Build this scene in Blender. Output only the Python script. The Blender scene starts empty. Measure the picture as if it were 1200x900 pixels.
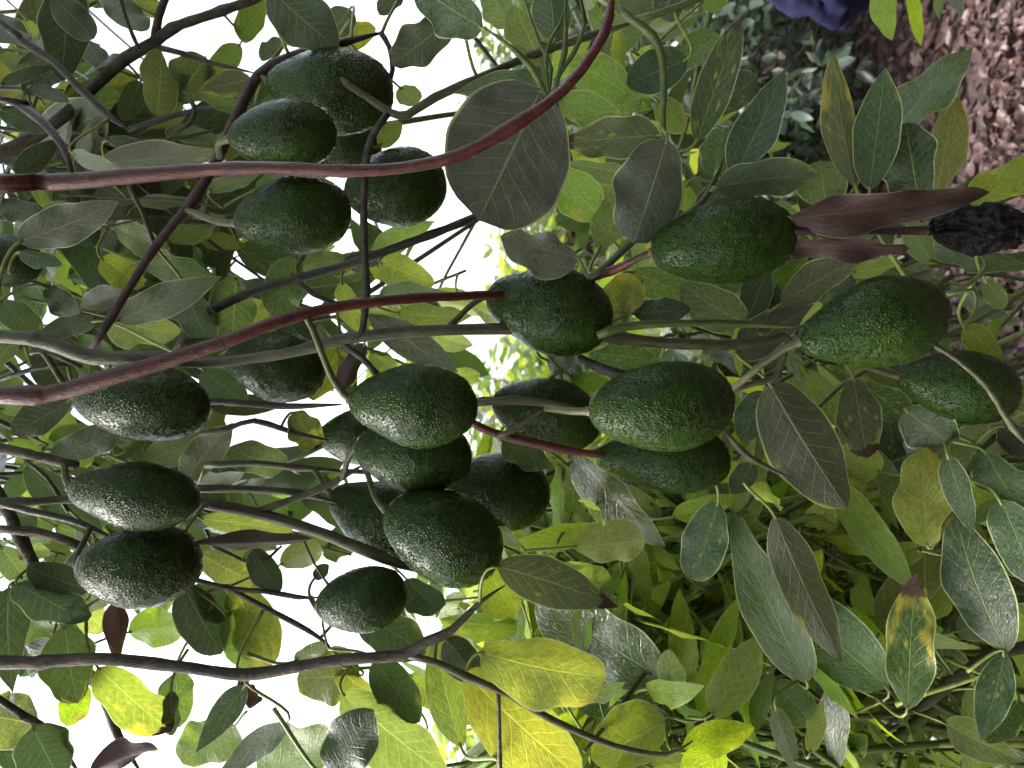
import bpy, bmesh, math, random
import numpy as np
from mathutils import Vector, Matrix, noise

# ------------------------------------------------------------------ camera, sky, sun, exposure
S = bpy.context.scene
COL = S.collection
FPX = 873.0                                  # focal length in pixels of the 1200 px wide photograph
CAM = Vector((0.0, 0.0, 1.55))
PITCH = math.radians(5)
FWD = Vector((0, math.cos(PITCH), math.sin(PITCH)))
RGT = Vector((0, math.sin(PITCH), -math.cos(PITCH)))     # the phone was held on its side: picture right is down
UPV = (-FWD).cross(RGT)
cd = bpy.data.cameras.new('camera'); cam = bpy.data.objects.new('camera', cd); COL.objects.link(cam)
cam.matrix_world = Matrix(((RGT.x, UPV.x, -FWD.x, CAM.x), (RGT.y, UPV.y, -FWD.y, CAM.y), (RGT.z, UPV.z, -FWD.z, CAM.z), (0, 0, 0, 1)))
cd.sensor_width = 36; cd.lens = 18 * FPX / 600; cd.clip_start = 0.02; cd.clip_end = 500
cd.dof.use_dof = True; cd.dof.focus_distance = 0.58; cd.dof.aperture_fstop = 10.0
S.camera = cam

SUN_EL, SUN_AZ = 53, -86                      # high on the open side of the tree, behind cloud
W = bpy.data.worlds.new('World'); S.world = W; W.use_nodes = True
wn, wl = W.node_tree.nodes, W.node_tree.links
bg = wn['Background']
sky = wn.new('ShaderNodeTexSky'); sky.sky_type = 'NISHITA'; sky.sun_disc = False
sky.sun_elevation = math.radians(SUN_EL); sky.sun_rotation = math.radians(SUN_AZ); sky.dust_density = 4.0; sky.air_density = 1.6
hsv = wn.new('ShaderNodeHueSaturation'); hsv.inputs['Saturation'].default_value = 0.42
wl.new(sky.outputs[0], hsv.inputs['Color']); wl.new(hsv.outputs[0], bg.inputs['Color'])
bg.inputs['Strength'].default_value = 0.14
sl = bpy.data.lights.new('sun', 'SUN'); sl.energy = 1.3; sl.angle = math.radians(35); sl.color = (1.0, 0.97, 0.93)
so = bpy.data.objects.new('sun', sl); COL.objects.link(so)
az, el = math.radians(SUN_AZ), math.radians(SUN_EL)
so.rotation_euler = (Vector((math.sin(az) * math.cos(el), math.cos(az) * math.cos(el), math.sin(el)))).to_track_quat('Z', 'Y').to_euler()
vs = S.view_settings; vs.view_transform = 'Standard'; vs.look = 'None'; vs.exposure = 2.25; vs.gamma = 1; vs.use_curve_mapping = False
S.render.engine = 'CYCLES'
cy = S.cycles
cy.use_denoising = True; cy.denoiser = 'OPENIMAGEDENOISE'
cy.use_adaptive_sampling = True; cy.adaptive_threshold = 0.03
cy.max_bounces = 5; cy.diffuse_bounces = 3; cy.glossy_bounces = 2; cy.transmission_bounces = 3; cy.transparent_max_bounces = 4
cy.sample_clamp_indirect = 6; cy.caustics_reflective = False; cy.caustics_refractive = False
random.seed(11); rng = np.random.default_rng(11)

def P(px, py, d):
    return CAM + d * (FWD + RGT * ((px - 600) / FPX) + UPV * ((450 - py) / FPX))
def proj(p):
    v = p - CAM; d = v.dot(FWD)
    if d < 0.02: return (-9999, -9999, d)
    return (600 + FPX * v.dot(RGT) / d, 450 - FPX * v.dot(UPV) / d, d)

# ------------------------------------------------------------------ materials
def new_mat(name):
    m = bpy.data.materials.new(name); m.use_nodes = True
    n = m.node_tree.nodes; n.clear()
    return m, n, m.node_tree.links
class NB:
    """small helper for node maths"""
    def __init__(s, n, l): s.n, s.l = n, l
    def put(s, sock, v):
        if isinstance(v, bpy.types.NodeSocket): s.l.new(v, sock)
        else: sock.default_value = v
    def math(s, op, a, b=None, c=None, clamp=False):
        x = s.n.new('ShaderNodeMath'); x.operation = op; x.use_clamp = clamp
        for i, v in enumerate((a, b, c)):
            if v is not None: s.put(x.inputs[i], v)
        return x.outputs[0]
    def step(s, v, a, b, lo=0.0, hi=1.0):
        x = s.n.new('ShaderNodeMapRange'); x.interpolation_type = 'SMOOTHSTEP'
        s.put(x.inputs[0], v)
        for i, q in zip((1, 2, 3, 4), (a, b, lo, hi)): s.put(x.inputs[i], q)
        return x.outputs[0]
    def mix(s, f, a, b, mode='MIX'):
        x = s.n.new('ShaderNodeMix'); x.data_type = 'RGBA'; x.blend_type = mode
        s.put(x.inputs[0], f)
        for i, v in ((6, a), (7, b)):
            if not isinstance(v, bpy.types.NodeSocket) and len(v) == 3: v = (*v, 1)
            s.put(x.inputs[i], v)
        return x.outputs[2]
    def noise(s, vec, scale, detail=3, rough=0.55):
        x = s.n.new('ShaderNodeTexNoise'); s.put(x.inputs['Vector'], vec)
        x.inputs['Scale'].default_value = scale; x.inputs['Detail'].default_value = detail; x.inputs['Roughness'].default_value = rough
        return x.outputs['Fac']
    def voro(s, vec, scale, out='Distance', feature='F1'):
        x = s.n.new('ShaderNodeTexVoronoi'); x.feature = feature; s.put(x.inputs['Vector'], vec); x.inputs['Scale'].default_value = scale
        return x.outputs[out]
    def bump(s, h, strength, dist):
        x = s.n.new('ShaderNodeBump'); s.put(x.inputs['Height'], h); x.inputs['Strength'].default_value = strength; x.inputs['Distance'].default_value = dist
        return x.outputs[0]
    def principled(s, col, rough, normal=None, spec=0.5, coat=None):
        x = s.n.new('ShaderNodeBsdfPrincipled'); s.put(x.inputs['Base Color'], (*col, 1) if isinstance(col, tuple) and len(col) == 3 else col)
        s.put(x.inputs['Roughness'], rough); s.put(x.inputs['Specular IOR Level'], spec)
        if normal is not None: s.l.new(normal, x.inputs['Normal'])
        if coat: x.inputs['Coat Weight'].default_value = coat; x.inputs['Coat Roughness'].default_value = 0.12
        return x.outputs[0]
    def out(s, sh):
        o = s.n.new('ShaderNodeOutputMaterial'); s.l.new(sh, o.inputs['Surface'])

def leaf_mat(name, top, under, trans, fac, yellow=0.0, spots=0.35, rough=0.25, veins=1.0, brown=0.0, spec=0.5):
    m, n, l = new_mat(name); b = NB(n, l)
    at = n.new('ShaderNodeAttribute'); at.attribute_name = 'rnd'
    oi = n.new('ShaderNodeObjectInfo')
    rnd = at.outputs['Fac']
    r2 = b.math('FRACT', b.math('MULTIPLY', rnd, 7.31)); r3 = b.math('FRACT', b.math('MULTIPLY', rnd, 23.7))
    uvn = n.new('ShaderNodeUVMap'); sep = n.new('ShaderNodeSeparateXYZ'); l.new(uvn.outputs[0], sep.inputs[0])
    u = b.math('MULTIPLY_ADD', sep.outputs[0], 2.0, -1.0); v = sep.outputs[1]
    a = b.math('ABSOLUTE', u)
    com = n.new('ShaderNodeCombineXYZ')                      # a flat leaf coordinate, shifted for each leaf
    b.put(com.inputs[0], b.math('MULTIPLY', u, 0.45)); b.put(com.inputs[1], b.math('MULTIPLY_ADD', rnd, 31.0, v)); b.put(com.inputs[2], b.math('MULTIPLY', rnd, 57.0))
    vec = com.outputs[0]
    n1 = b.noise(vec, 4.0, 3); n2 = b.noise(vec, 17.0, 3, 0.6); n3 = n2
    # veins: a midrib and side veins that curve toward the tip
    mid = b.math('MULTIPLY', b.step(a, b.math('MULTIPLY_ADD', v, -0.035, 0.055), 0.012, 0.0, 1.0), 1.0)
    sv = b.math('MULTIPLY_ADD', b.math('POWER', a, 0.8), -2.1, b.math('MULTIPLY', v, 9.0))
    sv = b.math('ADD', sv, b.math('MULTIPLY', b.math('SUBTRACT', n1, 0.5), 0.55))
    sv = b.math('ADD', sv, b.math('MULTIPLY', b.math('GREATER_THAN', u, 0.0), 0.45))
    fr = b.math('ABSOLUTE', b.math('SUBTRACT', b.math('FRACT', sv), 0.5))
    side = b.step(fr, 0.085, 0.02, 0.0, 1.0)
    side = b.math('MULTIPLY', side, b.step(a, 1.0, 0.35, 0.15, 0.8))
    ret = b.voro(vec, 26.0, feature='DISTANCE_TO_EDGE')
    ret = b.step(ret, 0.09, 0.0, 0.0, 0.22)
    margin = b.step(a, 0.94, 0.985, 0.0, 0.85)
    vein = b.math('MAXIMUM', mid, b.math('MAXIMUM', b.math('MULTIPLY', side, 0.75), ret))
    vein = b.math('MULTIPLY', vein, veins)
    # ageing: yellow from the margin and tip inward, blotches, brown spots and a burnt tip
    age = b.math('MULTIPLY_ADD', b.math('MULTIPLY', a, v), 0.35, b.math('MULTIPLY_ADD', n1, 1.3, b.math('MULTIPLY', v, 0.22)))
    lim = b.math('MULTIPLY_ADD', r2, -0.34, 1.34 - yellow * 0.9)
    ymask = b.step(age, lim, b.math('ADD', lim, 0.32))
    ymask = b.math('MULTIPLY', ymask, b.math('SUBTRACT', 1.0, b.math('MULTIPLY', vein, 0.5)))
    sp = b.voro(vec, 4.6)
    spm = b.step(b.math('MULTIPLY_ADD', n2, 0.16, sp), 0.14, 0.10); spm = b.math('MULTIPLY', spm, b.math('LESS_THAN', r3, spots))
    halo = b.step(b.math('MULTIPLY_ADD', n2, 0.2, sp), 0.34, 0.16); halo = b.math('MULTIPLY', halo, b.math('LESS_THAN', r3, spots * 0.6))
    tip = b.step(b.math('MULTIPLY_ADD', n1, 0.22, v), b.math('MULTIPLY_ADD', r3, 0.22, 0.99 - brown * 0.2), b.math('MULTIPLY_ADD', r3, 0.22, 1.012 - brown * 0.2))
    dead = b.math('MAXIMUM', spm, tip) if brown > 0 else spm
    bri = b.math('MULTIPLY_ADD', r2, 0.5, 0.72)
    def shade(col, vcol, ycol, k):
        c = b.mix(b.step(n2, 0.3, 0.75), tuple(x * 0.8 for x in col), tuple(min(1, x * 1.22) for x in col))
        hue = n.new('ShaderNodeHueSaturation'); l.new(c, hue.inputs['Color'])
        b.put(hue.inputs['Hue'], b.math('MULTIPLY_ADD', r3, -0.035, 0.515)); b.put(hue.inputs['Value'], bri); b.put(hue.inputs['Saturation'], b.math('MULTIPLY_ADD', r2, 0.25, 0.85))
        c = b.mix(b.math('MULTIPLY', vein, k), hue.outputs[0], vcol)
        c = b.mix(b.math('MAXIMUM', ymask, b.math('MULTIPLY', halo, 0.7)), c, ycol)
        c = b.mix(b.math('MULTIPLY', margin, veins), c, (0.42, 0.47, 0.20))
        return b.mix(dead, c, (0.045, 0.02, 0.013))
    g = n.new('ShaderNodeNewGeometry')
    ct = shade(top, (0.19, 0.25, 0.07), (0.30, 0.25, 0.03), 0.7)
    cu = shade(under, (0.26, 0.30, 0.13), (0.30, 0.26, 0.05), 0.62)
    cc = b.mix(g.outputs['Backfacing'], ct, cu)
    tc = shade(trans, tuple(min(1, x * 1.7 + 0.06) for x in trans), (0.60, 0.52, 0.06), 0.7)
    h = b.math('MULTIPLY_ADD', vein, -0.7, b.math('MULTIPLY', n2, 0.9))
    nm = b.bump(h, 0.6, 0.0022)
    rg = b.math('ADD', b.math('MULTIPLY_ADD', b.step(n3, 0.35, 0.7), 0.16, rough - 0.1), b.math('MULTIPLY', g.outputs['Backfacing'], 0.16))
    pr = b.principled(cc, rg, nm, spec)
    tr = n.new('ShaderNodeBsdfTranslucent'); l.new(tc, tr.inputs['Color']); l.new(nm, tr.inputs['Normal'])
    mx = n.new('ShaderNodeMixShader'); b.put(mx.inputs[0], b.math('MULTIPLY', b.math('SUBTRACT', 1.0, b.math('MULTIPLY', dead, 0.8)), fac))
    l.new(pr, mx.inputs[1]); l.new(tr.outputs[0], mx.inputs[2])
    b.out(mx.outputs[0]); return m

def cheap_leaf_mat(name, top, under, trans, fac, rough=.34, spec=.5):
    """for foliage too far away to show veins"""
    m, n, l = new_mat(name); b = NB(n, l)
    at = n.new('ShaderNodeAttribute'); at.attribute_name = 'rnd'; rnd = at.outputs['Fac']
    g = n.new('ShaderNodeNewGeometry')
    bri = b.math('MULTIPLY_ADD', rnd, 0.7, 0.65); r3 = b.math('FRACT', b.math('MULTIPLY', rnd, 23.7))
    def sh(c):
        h = n.new('ShaderNodeHueSaturation'); b.put(h.inputs['Color'], c if isinstance(c, bpy.types.NodeSocket) else (*c, 1)); b.put(h.inputs['Value'], bri); b.put(h.inputs['Hue'], b.math('MULTIPLY_ADD', r3, -0.035, 0.515)); return h.outputs[0]
    pr = b.principled(sh(b.mix(g.outputs['Backfacing'], top, under)), rough, None, spec)
    tr = n.new('ShaderNodeBsdfTranslucent'); l.new(sh(trans), tr.inputs['Color'])
    mx = n.new('ShaderNodeMixShader'); mx.inputs[0].default_value = fac; l.new(pr, mx.inputs[1]); l.new(tr.outputs[0], mx.inputs[2])
    b.out(mx.outputs[0]); return m
LM = {
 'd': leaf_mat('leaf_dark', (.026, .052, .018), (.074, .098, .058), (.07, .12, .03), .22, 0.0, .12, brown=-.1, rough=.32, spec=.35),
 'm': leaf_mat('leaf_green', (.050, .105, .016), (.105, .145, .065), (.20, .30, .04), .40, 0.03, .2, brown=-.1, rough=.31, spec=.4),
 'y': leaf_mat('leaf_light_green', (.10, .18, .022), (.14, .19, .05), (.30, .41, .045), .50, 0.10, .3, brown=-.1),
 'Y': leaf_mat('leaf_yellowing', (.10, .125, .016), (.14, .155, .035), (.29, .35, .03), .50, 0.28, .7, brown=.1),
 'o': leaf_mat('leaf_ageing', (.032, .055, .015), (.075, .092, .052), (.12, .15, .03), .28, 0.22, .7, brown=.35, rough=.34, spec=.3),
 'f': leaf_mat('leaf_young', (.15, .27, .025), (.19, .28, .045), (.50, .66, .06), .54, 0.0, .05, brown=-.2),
 'p': leaf_mat('leaf_wet_gloss', (.045, .075, .03), (.15, .175, .12), (.16, .2, .06), .22, 0.0, .1, rough=.2, spec=1.0, brown=-.2),
 'g': leaf_mat('leaf_grey_green', (.03, .055, .03), (.105, .135, .098), (.07, .1, .05), .12, 0.0, .0, brown=-.2),
 'L': leaf_mat('leaf_lime', (.17, .21, .018), (.21, .25, .04), (.52, .56, .03), .5, 0.22, .8, brown=-.1),
 'b': leaf_mat('leaf_withered', (.050, .022, .018), (.056, .027, .022), (.09, .035, .022), .14, 0.0, .0, rough=.6, veins=.3, brown=-.3),
}
CM = {
 'd': cheap_leaf_mat('far_leaf_dark', (.026, .055, .016), (.065, .09, .046), (.08, .13, .02), .28),
 'm': cheap_leaf_mat('far_leaf_green', (.045, .09, .018), (.09, .13, .05), (.20, .30, .035), .42),
 'y': cheap_leaf_mat('far_leaf_light', (.08, .13, .022), (.13, .165, .05), (.36, .45, .05), .5),
 'f': cheap_leaf_mat('far_leaf_young', (.10, .17, .02), (.15, .2, .04), (.42, .54, .05), .54),
 'o': cheap_leaf_mat('far_leaf_olive', (.05, .06, .016), (.09, .095, .04), (.2, .2, .03), .35),
 'p': cheap_leaf_mat('far_leaf_gloss', (.05, .08, .04), (.14, .165, .11), (.16, .2, .07), .25, .2, 1.0),
 'k': cheap_leaf_mat('far_leaf_bluish', (.030, .055, .030), (.075, .10, .07), (.10, .15, .06), .3, .28, .8),
}
def plain_mat(name, cols, scale, rough, bump=0.4, bd=0.002, spec=0.4, stretch=1.0):
    m, n, l = new_mat(name); b = NB(n, l)
    tc = n.new('ShaderNodeTexCoord'); mp = n.new('ShaderNodeMapping'); mp.inputs['Scale'].default_value = (1, 1, stretch); l.new(tc.outputs['Object'], mp.inputs[0])
    v = mp.outputs[0]
    n1 = b.noise(v, scale, 5, 0.6); n2 = b.noise(v, scale * 5, 3)
    c = b.mix(b.step(n1, 0.35, 0.68), cols[0], cols[1])
    if len(cols) > 2: c = b.mix(b.step(n2, 0.58, 0.72), c, cols[2])
    nm = b.bump(b.math('MULTIPLY_ADD', n2, 0.5, n1), bump, bd)
    b.out(b.principled(c, b.math('MULTIPLY_ADD', n2, 0.25, rough - 0.12), nm, spec)); return m
BM = {
 'red': plain_mat('bark_red', ((.032, .007, .006), (.068, .014, .011), (.10, .045, .034)), 170, .40, .8, .0016, .3, .3),
 'purple': plain_mat('bark_dark_red', ((.020, .009, .011), (.045, .018, .020), (.085, .05, .042)), 170, .45, .8, .0016, .3, .3),
 'grey': plain_mat('bark_grey', ((.032, .026, .020), (.080, .064, .048), (.14, .115, .09)), 120, .7, 1.0, .003, .25, .35),
 'green': plain_mat('stem_green', ((.038, .058, .012), (.072, .100, .022), (.11, .085, .04)), 140, .42, .6, .001, .35, .25),
 'dark': plain_mat('bark_dark', ((.014, .014, .011), (.040, .036, .026), (.075, .062, .048)), 150, .5, 1.0, .002, .3, .35),
 'trunk': plain_mat('bark_trunk', ((.045, .038, .032), (.11, .095, .08), (.16, .15, .13)), 14, .8, .9, .012, .2, .3),
 'petiole': plain_mat('petiole_green', ((.10, .135, .025), (.17, .20, .045)), 150, .45, .2, .0005, .4),
 'olive': plain_mat('stem_olive', ((.030, .034, .015), (.070, .068, .032), (.11, .055, .04)), 160, .45, .9, .0016, .3, .3),
}
def fruit_mat():
    m, n, l = new_mat('avocado_skin'); b = NB(n, l)
    tc = n.new('ShaderNodeTexCoord'); oi = n.new('ShaderNodeObjectInfo')
    ad = n.new('ShaderNodeVectorMath'); ad.operation = 'MULTIPLY_ADD'
    l.new(oi.outputs['Random'], ad.inputs[0]); ad.inputs[1].default_value = (3, 5, 7); l.new(tc.outputs['Object'], ad.inputs[2])
    v = ad.outputs[0]
    at = n.new('ShaderNodeAttribute'); at.attribute_name = 'pebble'
    big = b.noise(tc.outputs['Object'], 2.6, 3); fine = b.noise(v, 60, 3); mid = b.noise(v, 16, 4, .65)
    cell = b.voro(v, 46); cellc = b.voro(v, 24, 'Color')
    sepc = n.new('ShaderNodeSeparateColor'); l.new(cellc, sepc.inputs[0])
    base = b.mix(b.step(big, .35, .7), (.0052, .0150, .0016), (.0120, .0290, .0022))
    c = b.mix(b.math('MULTIPLY', b.step(at.outputs['Fac'], .55, .1), .55), base, (.020, .042, .003))
    c = b.mix(b.step(mid, .62, .74, 0, .5), c, (.022, .036, .005))
    c = b.mix(b.step(sepc.outputs[0], .93, .95, 0, .5), c, (.05, .05, .02))
    h = b.math('MULTIPLY_ADD', fine, .35, b.math('MULTIPLY', b.step(cell, .55, .05), .9))
    nm = b.bump(h, .9, .0009)
    b.out(b.principled(c, b.math('MULTIPLY_ADD', mid, .14, .08), nm, .15)); return m
FRUIT = fruit_mat()
BLACKF = plain_mat('avocado_rotten_skin', ((.004, .0035, .004), (.010, .008, .008), (.010, .008, .008)), 9, .26, .35, .003, .10)
STEM = plain_mat('fruit_stem_green', ((.035, .045, .016), (.075, .075, .03), (.10, .045, .035)), 180, .5, .6, .001, .3)
SCAR = plain_mat('fruit_stem_red', ((.06, .035, .018), (.10, .05, .03)), 140, .55, .4, .0006)

def litter_mat():
    m, n, l = new_mat('fallen_leaf_brown'); b = NB(n, l)
    at = n.new('ShaderNodeAttribute'); at.attribute_name = 'rnd'; oi = n.new('ShaderNodeObjectInfo')
    r = b.math('FRACT', b.math('ADD', at.outputs['Fac'], oi.outputs['Random']))
    rp = n.new('ShaderNodeValToRGB'); l.new(r, rp.inputs[0]); rp.color_ramp.interpolation = 'LINEAR'
    e = rp.color_ramp.elements
    e[0].position = 0; e[0].color = (.036, .017, .014, 1); e[1].position = 1; e[1].color = (.19, .13, .115, 1)
    for p_, c_ in ((.3, (.064, .029, .025, 1)), (.6, (.095, .045, .040, 1)), (.85, (.082, .046, .040, 1))):
        x = e.new(p_); x.color = c_
    tc = n.new('ShaderNodeTexCoord'); n1 = b.noise(tc.outputs['Object'], 60, 3)
    c = b.mix(b.step(n1, .35, .7, 0, .5), rp.outputs[0], (.09, .055, .052))
    b.out(b.principled(c, b.math('MULTIPLY_ADD', n1, .3, .3), b.bump(n1, .5, .003), .5)); return m
LITTER = litter_mat()
SOIL = plain_mat('soil_mulch', ((.045, .030, .029), (.12, .08, .077), (.18, .13, .125)), 22, .8, 1.0, .03, .3)
CLOTH = plain_mat('jacket_cloth_blue', ((.012, .012, .032), (.020, .020, .052)), 30, .9, .3, .002, .05)
TROUS = plain_mat('trousers_cloth_pale', ((.42, .43, .62), (.52, .53, .70)), 30, .9, .3, .002, .2)
SKIN = plain_mat('skin', ((.33, .20, .14), (.40, .25, .18)), 20, .5, .1, .001, .4)
HAIR = plain_mat('hair_dark', ((.012, .009, .008), (.025, .018, .014)), 60, .4, .8, .004, .5, .2)
SHOE = plain_mat('shoe_dark', ((.03, .03, .032), (.05, .05, .05)), 30, .6, .3, .002)

# ------------------------------------------------------------------ builders
def mesh_obj(name, verts, faces, mats, parent=None, loc=None, uv=None, rnd=None, matidx=None, smooth=True, attrs=None):
    me = bpy.data.meshes.new(name)
    me.from_pydata([tuple(v) for v in verts], [], [tuple(f) for f in faces])
    for m in mats: me.materials.append(m)
    if uv is not None:
        lay = me.uv_layers.new(name='UVMap'); li = np.empty(len(me.loops), dtype=np.int32); me.loops.foreach_get('vertex_index', li)
        lay.data.foreach_set('uv', np.asarray(uv, dtype=np.float32)[li].ravel())
    if rnd is not None:
        at = me.attributes.new('rnd', 'FLOAT', 'POINT'); at.data.foreach_set('value', np.asarray(rnd, dtype=np.float32))
    if attrs:
        for k, a in attrs.items():
            at = me.attributes.new(k, 'FLOAT', 'POINT'); at.data.foreach_set('value', np.asarray(a, dtype=np.float32))
    if matidx is not None: me.polygons.foreach_set('material_index', np.asarray(matidx, dtype=np.int32))
    if smooth: me.polygons.foreach_set('use_smooth', np.ones(len(me.polygons), dtype=bool))
    me.update()
    o = bpy.data.objects.new(name, me); COL.objects.link(o)
    if loc is not None: o.location = loc
    if parent is not None: o.parent = parent
    return o
def empty(name, loc, label, cat, group=None):
    o = bpy.data.objects.new(name, None); COL.objects.link(o); o.location = loc; o.empty_display_size = .1
    o['label'] = label; o['category'] = cat
    if group: o['group'] = group
    return o
def tag(o, label, cat, group=None):
    o['label'] = label; o['category'] = cat
    if group: o['group'] = group

def catmull(pts, rad, step):
    p = [np.array(q, float) for q in pts]; out = []; ro = []
    p = [2 * p[0] - p[1]] + p + [2 * p[-1] - p[-2]]
    for i in range(1, len(p) - 2):
        a, b_, c, d = p[i - 1], p[i], p[i + 1], p[i + 2]
        k = max(2, int(np.linalg.norm(c - b_) / step))
        for j in range(k):
            t = j / k
            out.append(.5 * ((2 * b_) + (-a + c) * t + (2 * a - 5 * b_ + 4 * c - d) * t * t + (-a + 3 * b_ - 3 * c + d) * t ** 3))
            ro.append(rad[i - 1] * (1 - t) + rad[i] * t)
    out.append(p[-2]); ro.append(rad[-1])
    return np.array(out), np.array(ro)
def tube_geo(path, rad, sides=8, wob=0.0):
    n = len(path); T = np.gradient(path, axis=0); T /= np.linalg.norm(T, axis=1)[:, None] + 1e-9
    ref = np.array([0, 0, 1.0]) if abs(T[0][2]) < .9 else np.array([1.0, 0, 0])
    U = np.cross(T[0], ref); U /= np.linalg.norm(U)
    V, F = [], []
    for i in range(n):
        U = U - T[i] * U.dot(T[i]); U /= np.linalg.norm(U) + 1e-9
        B = np.cross(T[i], U)
        for k in range(sides):
            a = 2 * math.pi * k / sides
            r = rad[i]
            if wob: r *= 1 + wob * noise.noise(Vector(path[i]) * (0.35 / max(r, .002)) + Vector((k * .6, 0, 0)))
            V.append(path[i] + r * (math.cos(a) * U + math.sin(a) * B))
    for i in range(n - 1):
        for k in range(sides):
            k2 = (k + 1) % sides
            F.append((i * sides + k, i * sides + k2, (i + 1) * sides + k2, (i + 1) * sides + k))
    F.append(tuple(range(sides))[::-1]); F.append(tuple((n - 1) * sides + k for k in range(sides)))
    return V, F
def hermite(p0, p1, t0, t1, n):
    t = np.linspace(0, 1, n)[:, None]
    return (2 * t**3 - 3 * t**2 + 1) * p0 + (t**3 - 2 * t**2 + t) * t0 + (-2 * t**3 + 3 * t**2) * p1 + (t**3 - t**2) * t1

def leaf_blade(L, Wd, rs, nu=8, nv=20, curl=None, fold=None, wave=None, shape=None, twist=None):
    """blade in local axes: x across, y along, z up from the top face"""
    curl = rs.uniform(-.7, .35) if curl is None else curl
    fold = rs.uniform(.05, .45) if fold is None else fold
    wave = rs.uniform(.05, .17) if wave is None else wave
    twist = rs.uniform(-.35, .35) if twist is None else twist
    a_, b_ = shape if shape else (rs.uniform(.6, .85), rs.uniform(.75, 1.1))
    ph = rs.uniform(0, 6.3); k = rs.uniform(1.2, 2.4); side = rs.uniform(-.35, .35)
    pk = a_ / (a_ + b_); nrm = pk ** a_ * (1 - pk) ** b_
    v = np.linspace(0, 1, nv + 1); u = np.linspace(-1, 1, nu + 1)
    hw = Wd / 2 * (np.maximum(v, 0) ** a_ * np.maximum(1 - v, 0) ** b_) / nrm
    hw = np.maximum(hw, Wd * .006)
    ds = L / nv; th = curl * v ** 1.3; yy = np.concatenate([[0], np.cumsum(np.cos(th[:-1]) * ds)]); zz = np.concatenate([[0], np.cumsum(np.sin(th[:-1]) * ds)])
    xs = side * .18 * L * (v ** 2 - v)
    VV, UU = np.meshgrid(v, u, indexing='ij')
    X = UU * hw[:, None] * math.cos(fold * .8)
    Z = np.abs(UU) * hw[:, None] * math.sin(fold * .8) + wave * hw[:, None] * np.abs(UU) ** 1.5 * np.sin(2 * math.pi * k * VV + ph + 1.3 * np.sign(UU))
    Z = Z - .12 * hw[:, None] * UU ** 2 * (1 + np.cos(18 * VV)) * .5
    tw = twist * (VV - .2); X2 = X * np.cos(tw) - Z * np.sin(tw); Z2 = X * np.sin(tw) + Z * np.cos(tw)
    Y = yy[:, None] - Z2 * np.sin(th)[:, None]; Z3 = zz[:, None] + Z2 * np.cos(th)[:, None]
    V = np.stack([X2 + xs[:, None], Y, Z3], -1).reshape(-1, 3)
    uv = np.stack([(UU + 1) / 2, VV], -1).reshape(-1, 2)
    idx = np.arange((nu + 1) * (nv + 1)).reshape(nv + 1, nu + 1)
    F = np.stack([idx[:-1, :-1], idx[:-1, 1:], idx[1:, 1:], idx[1:, :-1]], -1).reshape(-1, 4)
    return V, F, uv
def frame_of(T, N):
    T = np.array(T, float); T /= np.linalg.norm(T)
    N = np.array(N, float); N = N - T * N.dot(T); N /= np.linalg.norm(N) + 1e-9
    X = np.cross(T, N)
    return np.stack([X, T, N], 1)

class Leaf:
    """where one leaf grows: base point, direction, top-face normal, size, kind, and the point its stalk grows from"""
    def __init__(s, base, T, N, L, Wd, kind, node=None, **kw):
        s.base, s.T, s.N, s.L, s.W, s.kind, s.node, s.kw = np.array(base, float), np.array(T, float), np.array(N, float), L, Wd, kind, node, kw
def build_leaf(lf, parent, ploc, name='leaf'):
    rs = random.Random(random.random())
    V, F, uv = leaf_blade(lf.L, lf.W, rs, **lf.kw)
    R = frame_of(lf.T, lf.N); V = V @ R.T
    Tn = lf.T / np.linalg.norm(lf.T)
    F = [tuple(f) for f in F]; mi = [0] * len(F)
    rn = rs.random()
    if lf.W > .08:
        while (rn * 23.7) % 1 < .85: rn = rs.random()      # the broad leaf is unblemished
    node = lf.node
    if node is None: node = lf.base - Tn * .03 + np.array([0, 0, .012])
    d = node - lf.base; dist = np.linalg.norm(d)
    path = hermite(d, Tn * .004, -d * 1.1 + np.array([0, 0, .01]), Tn * min(dist, .05) * 1.4, 8 if dist < .08 else 12)
    r0 = .0016 if dist < .08 else .0022
    pv, pf = tube_geo(path, np.linspace(r0, .0012, len(path)), 6)
    k = len(V); V = np.vstack([V, np.array(pv)]); F += [tuple(i + k for i in f) for f in pf]; mi += [1] * len(pf)
    uv = np.vstack([uv, np.full((len(pv), 2), .5)])
    base = Vector(lf.base)
    return mesh_obj(name, V, F, (LM[lf.kind], BM['petiole']), parent, base - ploc, uv, np.full(len(V), rn), mi)
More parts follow.
